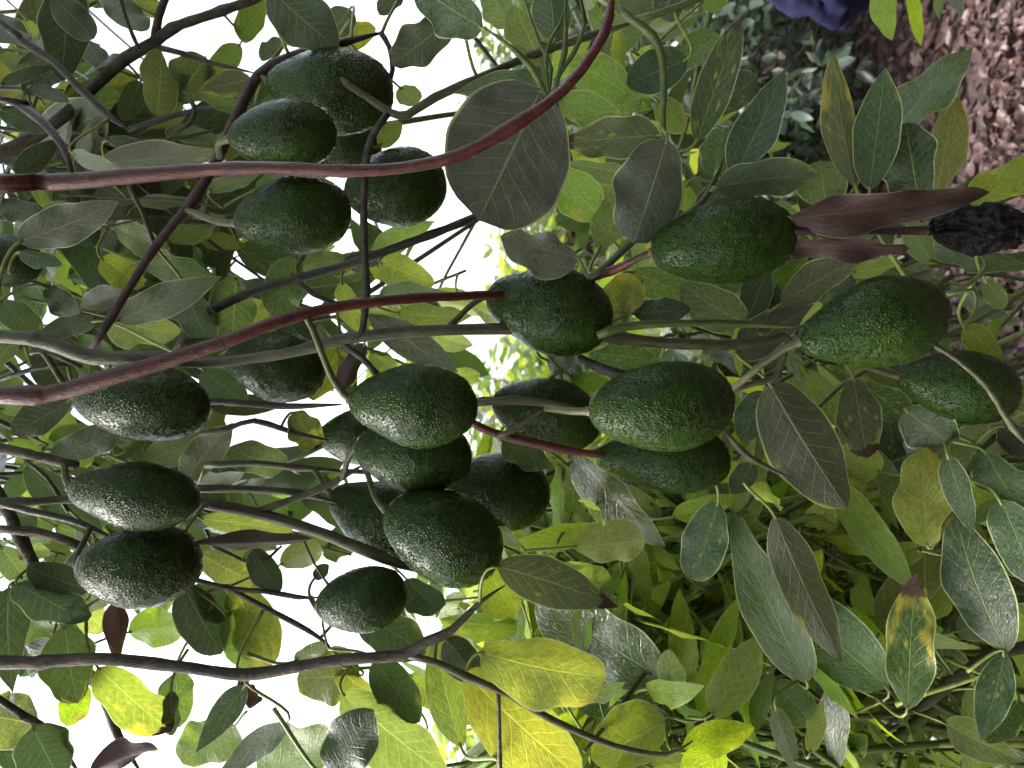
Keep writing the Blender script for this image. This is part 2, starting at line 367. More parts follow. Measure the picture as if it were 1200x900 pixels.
def build_mass(name, leaves, mats, parent, ploc, nu=2, nv=5, kinds=None, lib=None):
    """many leaves too small or too many to pick apart, as one part"""
    AV, AF, AU, AR, AM = [], [], [], [], []; k = 0
    variants = []
    rs = random.Random(5)
    for i in range(14): variants.append(leaf_blade(1, 1, rs, nu, nv, wave=rs.uniform(.02, .12)))
    mk = kinds or sorted({l.kind for l in leaves})
    for lf in leaves:
        V, F, uv = variants[rs.randrange(14)]
        V = (V * np.array([lf.W, lf.L, (lf.W + lf.L) / 2])) @ frame_of(lf.T, lf.N).T + lf.base - np.array(ploc)
        AV.append(V); AF.append(F + k); AU.append(uv); AR.append(np.full(len(V), rs.random())); AM.append(np.full(len(F), mk.index(lf.kind))); k += len(V)
    AV = np.concatenate(AV); AF = np.concatenate(AF); AU = np.concatenate(AU); AR = np.concatenate(AR); AM = np.concatenate(AM)
    me = bpy.data.meshes.new(name)
    me.vertices.add(len(AV)); me.vertices.foreach_set('co', AV.astype(np.float32).ravel())
    me.loops.add(AF.size); me.loops.foreach_set('vertex_index', AF.astype(np.int32).ravel())
    me.polygons.add(len(AF)); me.polygons.foreach_set('loop_start', np.arange(0, AF.size, 4, dtype=np.int32)); me.polygons.foreach_set('loop_total', np.full(len(AF), 4, dtype=np.int32))
    me.update(calc_edges=True)
    for m in mk: me.materials.append((lib or CM)[m] if isinstance(m, str) else m)
    me.polygons.foreach_set('material_index', AM.astype(np.int32)); me.polygons.foreach_set('use_smooth', np.ones(len(AF), dtype=bool))
    lay = me.uv_layers.new(name='UVMap'); lay.data.foreach_set('uv', AU[AF.ravel()].astype(np.float32).ravel())
    at = me.attributes.new('rnd', 'FLOAT', 'POINT'); at.data.foreach_set('value', AR.astype(np.float32))
    me.update()
    o = bpy.data.objects.new(name, me); COL.objects.link(o); o.parent = parent; o['kind'] = 'stuff'
    return o

# ------------------------------------------------------------------ ground and fallen leaves
def gz(x, y): return .05 * noise.noise(Vector((x * .5, y * .5, 3))) + .02 * noise.noise(Vector((x * 2.3, y * 2.3, 7)))
def build_ground():
    def axis(lo, hi):
        c = np.arange(lo, hi, .09); l_ = lo - np.cumsum(np.geomspace(.12, 14, 18)); r_ = hi + np.cumsum(np.geomspace(.12, 14, 18))
        return np.concatenate([l_[::-1], c, r_])
    xs, ys = axis(-1.5, 2.6), axis(1.0, 5.0)
    V = []
    for y in ys:
        for x in xs: V.append((x, y, gz(x, y) + .012 * noise.noise(Vector((x * 9, y * 9, 1)))))
    nx = len(xs); F = [(j * nx + i, j * nx + i + 1, (j + 1) * nx + i + 1, (j + 1) * nx + i) for j in range(len(ys) - 1) for i in range(nx - 1)]
    o = mesh_obj('ground', V, F, (SOIL,)); o['kind'] = 'structure'; return o
GROUND = build_ground()
def litter():
    rs = random.Random(3); var = []
    for i in range(6):
        V, F, uv = leaf_blade(1, 1, rs, 4, 6, curl=rs.uniform(.5, 1.4) * rs.choice((-1, 1)), fold=rs.uniform(.1, .7), wave=rs.uniform(.2, .5), twist=rs.uniform(-.8, .8))
        o = mesh_obj('fallen_leaf', V * np.array([.045, .085, .065]), [tuple(f) for f in F], (LITTER,), uv=uv, rnd=np.zeros(len(V)))
        var.append(o.data); bpy.data.objects.remove(o)
    pts = []
    for i in range(16000):
        x, y = rs.uniform(-1.3, 2.6), 1.3 + 4.2 * rs.random() ** 1.2
        px, py, d = proj(Vector((x, y, 0)))
        seen = 960 < px < 1215 and -15 < py < 420
        pts.append((d if seen else 50 + d, x, y))
    pts.sort()
    for d, x, y in pts[:300]:
        o = bpy.data.objects.new('fallen_leaf', rs.choice(var)); COL.objects.link(o); o.parent = GROUND
        s = rs.uniform(.45, 1.05); o.scale = (s * rs.uniform(.7, 1.2), s, s)
        o.location = (x, y, gz(x, y) + rs.uniform(.006, .028)); o.rotation_euler = (rs.gauss(0, .45), rs.gauss(0, .45), rs.uniform(0, 6.3))
    rest = []
    for d, x, y in pts[300:]:
        a = rs.uniform(0, 6.3); T = (math.cos(a), math.sin(a), rs.gauss(0, .35)); N = (rs.gauss(0, .4), rs.gauss(0, .4), 1)
        s = rs.uniform(.35, .95); rest.append(Leaf((x, y, gz(x, y) + rs.uniform(.002, .026)), T, N, .085 * s, .045 * s * rs.uniform(.7, 1.2), LITTER))
    build_mass('leaf_litter', rest, None, GROUND, (0, 0, 0), 2, 4, kinds=[LITTER])
litter()

# ------------------------------------------------------------------ the avocado tree that carries the fruit
TREE_LOC = Vector((-1.0, .95, 0))
TREE = empty('avocado_tree', TREE_LOC, 'avocado tree whose long drooping branches carry all the green fruit', 'tree')
LOW_LOC = Vector((-.15, 1.5, 0))
LOW = empty('avocado_bush', LOW_LOC, 'dense low avocado growth with glossy leaves below the hanging fruit', 'bush')
TIPS = {'tree': [], 'low': []}
HUB = Vector((-.55, .9, 2.75))
def branch(spec, mat, d, parent=TREE, ploc=TREE_LOC, tree='tree', name='branch', up=None, sides=10):
    """spec: (px, py, width px[, depth]) down the branch"""
    pts, rad = [], []
    for s in spec:
        dd = s[3] if len(s) > 3 else d
        pts.append(P(s[0], s[1], dd)); rad.append(max(.0011, s[2] / 2 * dd / FPX))
    if up == 'hub':                                     # carry it on above the picture to the limbs
        a = pts[0]; t = (pts[0] - pts[1]).normalized()
        m_ = a + t * .22 + Vector((0, .02, .06))
        pts = [HUB + Vector((random.uniform(-.1, .1), random.uniform(-.1, .1), random.uniform(-.15, .05))), (HUB + m_) / 2 + Vector((0, 0, .12)), m_] + pts
        rad = [rad[0] * 2.0, rad[0] * 1.6, rad[0] * 1.2] + rad
    path, rr = catmull(pts, rad, .012)
    rs = random.Random(len(path))
    for i in range(len(rr)):                            # nodes and small swellings
        rr[i] *= 1 + .07 * noise.noise(Vector(path[i]) * 38)
    for q in range(max(1, len(rr) // 9)):
        i = rs.randrange(len(rr)); rr[i] *= 1.2
    if len(spec) > 3 and spec[-1][0] > 5: rr[-3:] *= np.array([.85, .6, .3])       # ends taper
    V, F = tube_geo(path, rr, sides, .16)
    V = np.array(V) - np.array(ploc)
    o = mesh_obj(name, V, F, (BM[mat],), parent)
    for p_ in path[::2]: TIPS[tree].append(p_)
    return o
def trunk(name, pts, rad, parent, ploc, mat='trunk', sides=12):
    path, rr = catmull(pts, rad, .08); V, F = tube_geo(path, rr, sides, .35)
    return mesh_obj(name, np.array(V) - np.array(ploc), F, (BM[mat],), parent)
trunk('trunk', [(-1.0, .95, -.1), (-.97, .97, .6), (-.9, .93, 1.3), (-.8, .92, 2.0), (-.6, .9, 2.6), (-.35, .95, 3.3)], [.11, .085, .078, .068, .05, .03], TREE, TREE_LOC)
trunk('limb', [tuple(HUB), (-.1, .8, 2.85), (.4, .7, 2.7), (.9, .75, 2.4)], [.045, .035, .026, .015], TREE, TREE_LOC)
trunk('limb', [tuple(HUB), (-.3, 1.3, 3.0), (.1, 1.8, 3.1), (.5, 2.3, 2.9)], [.045, .035, .026, .015], TREE, TREE_LOC)

branch([(-8, 216, 22), (40, 214, 20), (92, 212, 20), (200, 202, 16), (300, 197, 15), (400, 200, 14), (470, 197, 13), (540, 181, 15), (610, 142, 14), (660, 106, 13), (698, 58, 12), (714, 20, 13), (719, -25, 12)], 'red', .50, up='hub')
branch([(-8, 115, 8, .52), (22, 123, 9, .52), (50, 143, 10, .51), (74, 172, 10, .505), (86, 208, 12, .50)], 'purple', .52, up='hub')
branch([(108, 408, 9), (140, 357, 9), (180, 292, 10), (228, 232, 11), (255, 185, 12), (278, 135, 13), (303, 88, 13), (340, 67, 12), (395, 52, 11), (448, 38, 9)], 'purple', .66)
branch([(446, 38, 7), (456, 55, 6), (460, 82, 6), (452, 105, 6), (442, 122, 5)], 'dark', .66)
branch([(-8, 184, 16), (40, 160, 14), (80, 132, 14), (110, 102, 13), (145, 70, 15), (180, 50, 13), (202, 33, 12), (250, 16, 11), (320, -8, 10)], 'grey', .85, up='hub')
branch([(181, 50, 11), (186, 20, 10), (197, -12, 9)], 'grey', .85)
branch([(182, 55, 7), (215, 63, 6), (250, 74, 5), (300, 86, 4)], 'grey', .85)
branch([(-8, 20, 8), (25, 48, 9), (60, 70, 8), (95, 105, 10), (130, 138, 8), (152, 152, 6)], 'dark', .72, up='hub')
branch([(138, -12, 4), (150, 28, 4), (163, 58, 4)], 'dark', .8)
branch([(-8, 463, 21, .50), (60, 461, 20, .50), (130, 442, 20, .50), (200, 421, 18, .505), (270, 398, 17, .51), (335, 374, 15, .52), (400, 359, 13, .54), (480, 350, 12, .56), (575, 345, 10, .60), (640, 338, 11, .64), (690, 325, 12, .62), (730, 312, 12, .58), (765, 292, 9, .56)], 'red', .52, up='hub')
branch([(-8, 394, 16), (50, 399, 18), (110, 419, 18), (170, 418, 16), (240, 425, 13), (330, 415, 12), (385, 402, 14), (440, 392, 14), (520, 387, 14), (600, 386, 13), (710, 395, 13), (800, 403, 13), (880, 403, 13), (918, 394, 12), (932, 406, 9)], 'olive', .62, up='hub')
branch([(700, 393, 10), (730, 383, 10), (790, 379, 9), (860, 379, 9), (935, 383, 9)], 'green', .60)
branch([(205, 412, 9), (240, 370, 12), (290, 344, 11), (350, 326, 10), (400, 312, 10), (450, 295, 10), (505, 275, 9), (556, 254, 8), (600, 226, 7)], 'dark', .72)
branch([(345, 328, 8), (368, 345, 7), (395, 356, 5)], 'dark', .70)
branch([(366, 60, 6, .655), (398, 92, 9), (428, 112, 9), (458, 132, 9), (478, 134, 10), (510, 114, 10), (560, 92, 9), (620, 66, 9), (690, 42, 9), (745, 26, 9)], 'olive', .62)
branch([(455, 133, 8), (436, 160, 9), (428, 195, 9), (426, 260, 9), (429, 340, 9), (424, 388, 9), (408, 402, 8)], 'dark', .60)
branch([(400, 402, 8), (425, 420, 8), (442, 440, 7)], 'dark', .62)
branch([(-8, 524, 11), (40, 534, 11), (90, 546, 11)], 'grey', .62, up='hub')
branch([(225, 573, 9), (290, 573, 9), (350, 578, 9), (400, 590, 8)], 'olive', .68)
branch([(150, 478, 9, .70), (240, 470, 8), (330, 476, 8), (400, 474, 7)], 'dark', .66, up=None)
branch([(235, 508, 7), (268, 502, 7), (298, 493, 7), (345, 507, 7), (385, 516, 7)], 'grey', .74)
branch([(-8, 575, 13), (18, 620, 13), (40, 662, 13), (68, 712, 13), (98, 778, 12), (122, 818, 12), (138, 862, 10), (165, 905, 8)], 'grey', .72, up='hub')
branch([(-8, 776, 14), (60, 775, 15), (120, 772, 14), (200, 780, 14), (245, 786, 13), (285, 791, 15), (330, 785, 14), (400, 773, 14), (470, 768, 13), (500, 752, 12), (530, 738, 10), (562, 706, 7), (592, 686, 5)], 'grey', .60, up='hub')
branch([(478, 768, 9), (510, 776, 8), (545, 792, 9), (600, 816, 8), (650, 845, 8), (720, 874, 7), (780, 884, 6), (812, 868, 5)], 'olive', .60)
branch([(584, 812, 5), (585, 850, 5), (586, 910, 5)], 'olive', .60)
branch([(-8, 815, 8), (25, 838, 9), (50, 852, 9), (75, 880, 8), (95, 910, 7)], 'grey', .62, up='hub')
branch([(40, 850, 5), (38, 880, 5), (45, 910, 5)], 'grey', .62)
branch([(225, 678, 6), (270, 690, 6), (310, 693, 6), (350, 700, 7), (375, 700, 5)], 'grey', .68)
branch([(270, 690, 6), (310, 712, 7), (345, 730, 7), (375, 748, 6), (392, 765, 5)], 'grey', .68)
branch([(-8, 590, 10, .70), (80, 585, 10, .72), (160, 585, 10, .72), (240, 590, 13), (310, 604, 13), (370, 622, 13), (430, 646, 14), (470, 662, 12), (505, 672, 10)], 'olive', .66, up='hub')
branch([(300, 600, 9), (335, 588, 9), (370, 575, 9), (400, 560, 8), (425, 545, 7)], 'olive', .66)
branch([(240, 545, 8), (300, 543, 8), (350, 548, 8), (400, 552, 8)], 'olive', .74)
branch([(545, 490, 9), (575, 506, 10), (620, 518, 10), (670, 529, 12), (710, 532, 9)], 'red', .59)
branch([(548, 474, 8), (600, 469, 10), (650, 474, 11), (692, 482, 12)], 'olive', .60)
branch([(582, 512, 7), (605, 502, 7), (625, 488, 5), (640, 479, 3)], 'olive', .585)
branch([(680, 420, 9, .62), (705, 432, 11), (735, 440, 12), (770, 450, 10)], 'dark', .60)
branch([(690, 326, 8), (715, 308, 8), (745, 280, 9), (775, 268, 8), (820, 240, 8), (838, 210, 7), (848, 185, 5)], 'olive', .60)
branch([(848, 504, 7), (872, 531, 7), (900, 548, 7), (926, 560, 6)], 'olive', .60)
branch([(850, 460, 8), (880, 450, 8), (908, 442, 8), (918, 418, 9), (922, 398, 9)], 'olive', .585)
branch([(1092, 403, 5), (1125, 424, 6), (1158, 455, 7), (1178, 488, 7), (1196, 512, 8), (1215, 530, 8)], 'olive', .50)
branch([(1080, 352, 7), (1110, 345, 7), (1140, 330, 6), (1155, 312, 5), (1150, 298, 4)], 'green', .58)
branch([(1110, 345, 5), (1140, 340, 4), (1143, 360, 4), (1128, 385, 3)], 'green', .56)
branch([(722, 8, 9), (742, 24, 10), (765, 42, 11), (776, 70, 9), (778, 110, 8), (777, 150, 7), (788, 205, 5)], 'green', .58)
branch([(742, 24, 8), (790, 10, 8), (840, -12, 8)], 'green', .60)
for sp in ([(640, 118, 6), (646, 80, 5), (632, 50, 5), (618, 10, 4), (612, -10, 4)], [(642, 110, 6), (640, 60, 5), (655, 30, 5), (668, -8, 4)], [(648, 108, 6), (662, 60, 6), (662, 15, 5), (663, -10, 4)],
           [(650, 95, 5), (672, 62, 5), (684, 30, 5), (678, -8, 5)], [(640, 112, 8), (622, 78, 7), (592, 50, 6), (570, 34, 6)]):
    branch(sp, 'green', .56, name='twig', sides=7)
# extra thin twigs in the shaded crown
for sp, dd in (([(85, 155, 4), (140, 160, 4), (200, 163, 4), (262, 150, 4)], .85), ([(150, 152, 7), (190, 140, 7), (225, 130, 6), (300, 122, 6)], .8), ([(215, 108, 4), (228, 125, 6), (222, 145, 6), (195, 162, 4)], .8),
               ([(70, 228, 3), (150, 232, 4), (220, 236, 4), (275, 246, 4)], .8), ([(0, 256, 5), (60, 262, 5), (110, 268, 4), (160, 258, 4)], .8), ([(150, 218, 5), (165, 245, 5), (180, 285, 5)], .7),
               ([(120, 258, 4), (180, 254, 4), (250, 262, 5), (280, 262, 3)], .85), ([(0, 590, 8), (40, 600, 8), (90, 612, 8), (150, 640, 6)], .68), ([(0, 620, 10), (50, 625, 11), (95, 640, 10)], .7),
               ([(30, 540, 5), (55, 560, 5), (80, 600, 5)], .75), ([(35, 415, 5), (50, 412, 6), (95, 430, 5)], .6), ([(0, 445, 5), (40, 432, 6), (80, 426, 6)], .7), ([(250, 640, 4), (300, 660, 4), (330, 640, 3)], .7),
               ([(355, 630, 3), (368, 660, 3), (388, 690, 3)], .64), ([(385, 760, 3), (378, 730, 3), (385, 690, 3)], .66)):
    branch(sp, random.choice(('dark', 'olive', 'grey')), dd, name='twig', sides=7)
# the low growth: its own stems come from the ground
for sp, mt, dd in (([(1215, 755, 14), (1165, 768, 13), (1120, 795, 12), (1085, 825, 12), (1050, 836, 8), (990, 838, 7), (950, 810, 5), (912, 780, 4)], 'olive', .75), ([(1215, 785, 16), (1140, 805, 15), (1090, 835, 14), (1040, 875, 13), (1000, 915, 12)], 'green', .85),
               ([(1215, 520, 12), (1180, 505, 9), (1140, 540, 6), (1120, 600, 5)], 'green', .62), ([(1215, 640, 9), (1150, 650, 8), (1060, 640, 7), (1020, 620, 6), (985, 560, 5)], 'green', .95),
               ([(1060, 600, 11), (1030, 630, 11), (1005, 690, 10), (985, 740, 9)], 'green', .95), ([(1215, 860, 10), (1120, 870, 9), (1000, 880, 8), (900, 890, 7), (800, 900, 6)], 'green', .8),
               ([(1000, 838, 5), (970, 850, 5), (930, 875, 5), (905, 905, 5)], 'olive', .72), ([(1215, 690, 8), (1130, 710, 8), (1040, 750, 8), (930, 780, 6), (860, 790, 5)], 'green', 1.05),
               ([(905, 790, 5), (880, 800, 6), (840, 805, 6), (800, 800, 5), (765, 792, 4), (700, 715, 3)], 'green', .8), ([(785, 855, 4), (760, 850, 4), (735, 830, 4), (700, 815, 3)], 'green', .8), ([(800, 720, 4), (760, 718, 4), (700, 722, 4)], 'green', .85)):
    branch(sp, mt, dd, LOW, LOW_LOC, 'low')

# ------------------------------------------------------------------ leaves one can pick out: base x y, tip x y, width (px), depth (m), kind
HAND = """
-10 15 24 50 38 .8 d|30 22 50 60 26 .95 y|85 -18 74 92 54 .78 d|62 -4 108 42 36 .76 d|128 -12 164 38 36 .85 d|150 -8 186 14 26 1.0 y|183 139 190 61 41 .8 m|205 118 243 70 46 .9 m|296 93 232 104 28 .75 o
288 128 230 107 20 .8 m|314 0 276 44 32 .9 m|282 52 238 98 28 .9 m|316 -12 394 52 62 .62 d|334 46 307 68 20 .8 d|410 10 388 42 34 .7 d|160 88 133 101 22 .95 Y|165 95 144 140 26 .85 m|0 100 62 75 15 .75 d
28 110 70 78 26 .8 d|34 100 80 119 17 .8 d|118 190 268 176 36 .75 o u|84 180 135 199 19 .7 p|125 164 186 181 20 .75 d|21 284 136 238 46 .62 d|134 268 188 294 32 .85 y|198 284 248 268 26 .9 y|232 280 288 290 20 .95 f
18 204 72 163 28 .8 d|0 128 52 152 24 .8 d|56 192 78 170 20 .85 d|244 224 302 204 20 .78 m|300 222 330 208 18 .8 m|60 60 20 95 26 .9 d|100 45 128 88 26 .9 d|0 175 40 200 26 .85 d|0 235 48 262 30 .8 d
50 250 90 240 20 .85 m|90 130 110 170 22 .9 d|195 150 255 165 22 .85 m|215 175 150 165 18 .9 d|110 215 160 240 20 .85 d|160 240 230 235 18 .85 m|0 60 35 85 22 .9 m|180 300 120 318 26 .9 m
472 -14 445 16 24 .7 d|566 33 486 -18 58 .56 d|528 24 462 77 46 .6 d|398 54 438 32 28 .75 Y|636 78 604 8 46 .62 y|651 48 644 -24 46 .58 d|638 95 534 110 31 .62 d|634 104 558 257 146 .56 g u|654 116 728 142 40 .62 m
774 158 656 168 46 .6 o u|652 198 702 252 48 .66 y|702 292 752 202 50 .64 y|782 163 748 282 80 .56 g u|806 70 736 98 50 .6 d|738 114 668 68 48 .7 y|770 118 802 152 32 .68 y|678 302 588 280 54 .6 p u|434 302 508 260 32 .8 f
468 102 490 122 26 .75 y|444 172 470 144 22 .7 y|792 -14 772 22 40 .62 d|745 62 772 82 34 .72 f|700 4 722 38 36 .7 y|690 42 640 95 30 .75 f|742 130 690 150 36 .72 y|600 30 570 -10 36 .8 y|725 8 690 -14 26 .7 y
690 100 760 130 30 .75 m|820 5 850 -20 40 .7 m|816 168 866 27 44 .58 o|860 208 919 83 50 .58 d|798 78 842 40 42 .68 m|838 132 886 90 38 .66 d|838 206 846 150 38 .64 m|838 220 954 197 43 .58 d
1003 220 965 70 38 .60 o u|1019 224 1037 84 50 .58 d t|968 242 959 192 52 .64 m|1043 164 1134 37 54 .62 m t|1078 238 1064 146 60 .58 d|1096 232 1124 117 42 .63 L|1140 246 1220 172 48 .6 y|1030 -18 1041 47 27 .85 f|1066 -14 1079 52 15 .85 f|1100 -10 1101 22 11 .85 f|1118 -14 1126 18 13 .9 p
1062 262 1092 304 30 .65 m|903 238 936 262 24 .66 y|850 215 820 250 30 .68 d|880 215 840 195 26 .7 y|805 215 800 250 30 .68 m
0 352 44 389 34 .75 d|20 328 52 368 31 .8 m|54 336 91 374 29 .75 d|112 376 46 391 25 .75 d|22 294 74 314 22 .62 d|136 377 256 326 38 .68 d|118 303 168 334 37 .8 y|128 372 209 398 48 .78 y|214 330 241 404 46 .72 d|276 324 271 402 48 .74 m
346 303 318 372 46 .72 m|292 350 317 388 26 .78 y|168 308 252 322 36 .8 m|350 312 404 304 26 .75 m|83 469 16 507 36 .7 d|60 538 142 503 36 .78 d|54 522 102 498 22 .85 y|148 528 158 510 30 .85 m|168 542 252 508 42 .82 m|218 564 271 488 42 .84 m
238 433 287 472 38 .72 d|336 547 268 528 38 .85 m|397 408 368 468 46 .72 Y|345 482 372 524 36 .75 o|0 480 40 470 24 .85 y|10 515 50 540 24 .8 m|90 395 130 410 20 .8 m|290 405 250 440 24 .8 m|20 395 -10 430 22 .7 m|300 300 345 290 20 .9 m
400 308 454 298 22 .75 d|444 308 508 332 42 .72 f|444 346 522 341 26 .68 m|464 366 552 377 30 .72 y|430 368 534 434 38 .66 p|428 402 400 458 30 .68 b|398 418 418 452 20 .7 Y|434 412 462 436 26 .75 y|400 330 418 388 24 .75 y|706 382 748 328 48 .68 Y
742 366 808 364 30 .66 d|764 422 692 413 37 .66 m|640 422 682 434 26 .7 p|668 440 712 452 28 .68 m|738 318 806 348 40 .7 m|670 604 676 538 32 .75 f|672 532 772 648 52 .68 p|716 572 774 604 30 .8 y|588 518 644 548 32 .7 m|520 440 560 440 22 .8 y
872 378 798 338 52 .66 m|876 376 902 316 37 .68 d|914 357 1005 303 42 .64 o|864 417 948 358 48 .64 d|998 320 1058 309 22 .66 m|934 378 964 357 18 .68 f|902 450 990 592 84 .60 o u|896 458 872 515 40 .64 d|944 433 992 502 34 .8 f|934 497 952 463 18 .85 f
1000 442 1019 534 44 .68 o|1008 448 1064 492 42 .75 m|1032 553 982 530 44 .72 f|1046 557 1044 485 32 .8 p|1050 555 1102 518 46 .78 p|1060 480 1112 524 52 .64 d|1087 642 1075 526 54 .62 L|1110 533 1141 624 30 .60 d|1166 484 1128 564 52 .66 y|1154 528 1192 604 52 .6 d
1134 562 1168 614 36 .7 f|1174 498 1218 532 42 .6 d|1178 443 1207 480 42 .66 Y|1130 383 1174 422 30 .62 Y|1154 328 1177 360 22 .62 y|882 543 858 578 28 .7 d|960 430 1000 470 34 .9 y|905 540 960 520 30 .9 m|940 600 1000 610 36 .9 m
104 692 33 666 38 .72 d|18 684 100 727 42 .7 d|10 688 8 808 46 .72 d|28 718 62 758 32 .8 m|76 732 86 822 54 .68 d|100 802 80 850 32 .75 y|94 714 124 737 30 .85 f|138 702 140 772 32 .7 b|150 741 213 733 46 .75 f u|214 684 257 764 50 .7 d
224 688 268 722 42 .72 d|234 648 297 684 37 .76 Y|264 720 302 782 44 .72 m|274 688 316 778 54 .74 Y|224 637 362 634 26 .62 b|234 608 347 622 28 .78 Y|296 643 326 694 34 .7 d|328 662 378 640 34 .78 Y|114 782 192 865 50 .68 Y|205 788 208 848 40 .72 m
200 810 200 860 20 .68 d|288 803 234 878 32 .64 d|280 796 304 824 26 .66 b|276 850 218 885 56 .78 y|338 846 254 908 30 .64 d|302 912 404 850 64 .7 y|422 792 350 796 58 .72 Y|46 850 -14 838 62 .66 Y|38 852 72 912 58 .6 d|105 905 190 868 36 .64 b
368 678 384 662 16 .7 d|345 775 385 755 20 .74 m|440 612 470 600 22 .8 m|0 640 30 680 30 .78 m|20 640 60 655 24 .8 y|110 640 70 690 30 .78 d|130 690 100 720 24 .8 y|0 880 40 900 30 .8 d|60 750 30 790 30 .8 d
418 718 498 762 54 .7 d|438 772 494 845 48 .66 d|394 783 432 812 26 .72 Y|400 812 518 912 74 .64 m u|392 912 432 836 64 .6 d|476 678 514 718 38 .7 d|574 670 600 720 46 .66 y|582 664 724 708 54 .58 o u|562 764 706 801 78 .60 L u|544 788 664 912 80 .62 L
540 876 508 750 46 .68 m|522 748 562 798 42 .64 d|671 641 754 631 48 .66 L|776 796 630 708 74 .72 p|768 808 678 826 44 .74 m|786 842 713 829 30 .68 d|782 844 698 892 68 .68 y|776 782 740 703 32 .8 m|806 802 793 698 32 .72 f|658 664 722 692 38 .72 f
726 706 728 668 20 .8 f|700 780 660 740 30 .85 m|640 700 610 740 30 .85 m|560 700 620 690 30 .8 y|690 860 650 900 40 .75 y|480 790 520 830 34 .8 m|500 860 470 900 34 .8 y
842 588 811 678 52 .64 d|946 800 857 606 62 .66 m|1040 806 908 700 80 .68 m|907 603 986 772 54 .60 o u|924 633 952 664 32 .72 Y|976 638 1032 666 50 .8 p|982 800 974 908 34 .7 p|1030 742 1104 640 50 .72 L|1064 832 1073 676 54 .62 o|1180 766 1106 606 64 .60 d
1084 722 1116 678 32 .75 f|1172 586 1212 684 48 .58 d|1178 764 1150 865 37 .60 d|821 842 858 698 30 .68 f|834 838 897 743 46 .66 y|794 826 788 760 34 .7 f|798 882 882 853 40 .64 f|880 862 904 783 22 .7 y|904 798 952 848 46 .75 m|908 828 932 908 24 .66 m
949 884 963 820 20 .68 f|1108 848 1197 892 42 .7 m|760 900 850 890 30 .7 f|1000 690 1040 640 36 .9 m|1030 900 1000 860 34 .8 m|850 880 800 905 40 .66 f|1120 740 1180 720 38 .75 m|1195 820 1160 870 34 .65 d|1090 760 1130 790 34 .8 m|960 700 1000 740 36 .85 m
"""
hand = []
rsH = random.Random(21)
def nearest(base, tree, T):
    A = np.array(TIPS[tree]); D = A - base; dist = np.linalg.norm(D, axis=1)
    back = (D @ T) / (dist + 1e-6)
    cost = dist * (1 + .6 * (back > .3)) + .0
    i = int(np.argmin(cost)); return A[i], dist[i]
for row in HAND.replace('\n', '|').split('|'):
    t = row.split()
    if len(t) < 7: continue
    bx, by, tx, ty, w, d = map(float, t[:6]); kind = t[6]; side = t[7] if len(t) > 7 else None
    w *= 1.04
    dt = d + rsH.uniform(-.035, .035) * d
    b0, t0 = P(bx, by, d), P(tx, ty, dt); T = (t0 - b0); L = T.length; T.normalize()
    view = (CAM - (b0 + t0) / 2).normalized(); N0 = (view - T * view.dot(T)).normalized(); B = T.cross(N0)
    r = rsH.uniform(.2, .75) if w < 120 else .2
    cand = [(N0 * math.cos(r) + B * math.sin(r) * s) for s in (1, -1)]
    under = (side == 'u') or (side is None and rsH.random() < (.85 if (bx + tx) / 2 < 640 else .35))
    if kind == 'p' and side is None and bx > 600: under = False
    if under: N = -min(cand, key=lambda v: v.z)
    else: N = max(cand, key=lambda v: v.z)
    Wd = w * d / FPX / math.cos(r)
    ratio = Wd / max(L, 1e-4)
    if ratio > .85: shape = (.5, .5)
    elif ratio > .5: shape = (rsH.uniform(.5, .62), rsH.uniform(.52, .7))
    else: shape = (rsH.uniform(.6, .85), rsH.uniform(.85, 1.2))
    tree = 'low' if ((bx > 620 and by > 556 and not (kind == 'Y' and bx < 690)) or (bx > 840 and by > 425)) else 'tree'
    node, dist = nearest(np.array(b0), tree, np.array(T))
    kw = dict(shape=shape, curl=rsH.uniform(-.4, .2), twist=rsH.uniform(-.25, .25))
    if kind == 'b': kw.update(curl=rsH.uniform(-.5, .5), fold=.9, wave=.3)
    if w > 120: kw.update(curl=-.2, fold=.12, wave=.05, twist=.05)
    lf = Leaf(b0, T, N, L * 1.03, Wd, kind, node if dist < .11 else None, **kw)
    lf.d = d; lf.tree = tree; hand.append(lf)
    if dist < .11:
        for q in (.33, .66): TIPS[tree].append(np.array(node) * (1 - q) + np.array(b0) * q)

# ------------------------------------------------------------------ shoots that fill the crown and the low growth
SKY = [[(430, -20), (470, 0), (485, 40), (560, 45), (605, 70), (590, 100), (530, 120), (470, 140), (455, 60)], [(480, 130), (560, 100), (530, 150), (510, 180)], [(495, 265), (560, 235), (600, 330), (540, 345), (500, 310)],
       [(115, 30), (190, 0), (300, -10), (300, 40), (240, 60), (150, 60)], [(255, 480), (395, 480), (395, 545), (265, 530)], [(330, 650), (385, 640), (380, 770), (325, 770)], [(275, 300), (310, 290), (312, 335), (280, 335)],
       [(110, 750), (240, 700), (330, 780), (500, 820), (500, 930), (-30, 930), (-30, 860)], [(80, 480), (130, 500), (120, 540), (60, 500)], [(210, 110), (240, 110), (230, 140), (200, 140)], [(110, 395), (160, 395), (160, 415), (110, 420)], [(410, 430), (440, 410), (425, 450)], [(270, 50), (330, 30), (300, 80)], [(-20, -30), (60, -30), (40, 12), (-20, 20)], [(150, 60), (200, 55), (175, 95), (150, 90)],
       [(835, -40), (1240, -40), (1240, 235), (960, 235), (905, 90), (835, 70)]]
def inside(x, y, poly):
    c = False; j = len(poly) - 1
    for i in range(len(poly)):
        (xi, yi), (xj, yj) = poly[i], poly[j]
        if (yi > y) != (yj > y) and x < (xj - xi) * (y - yi) / (yj - yi) + xi: c = not c
        j = i
    return c
def sky_open(p):
    x, y, d = proj(Vector(p)); return any(inside(x, y, q) for q in SKY)
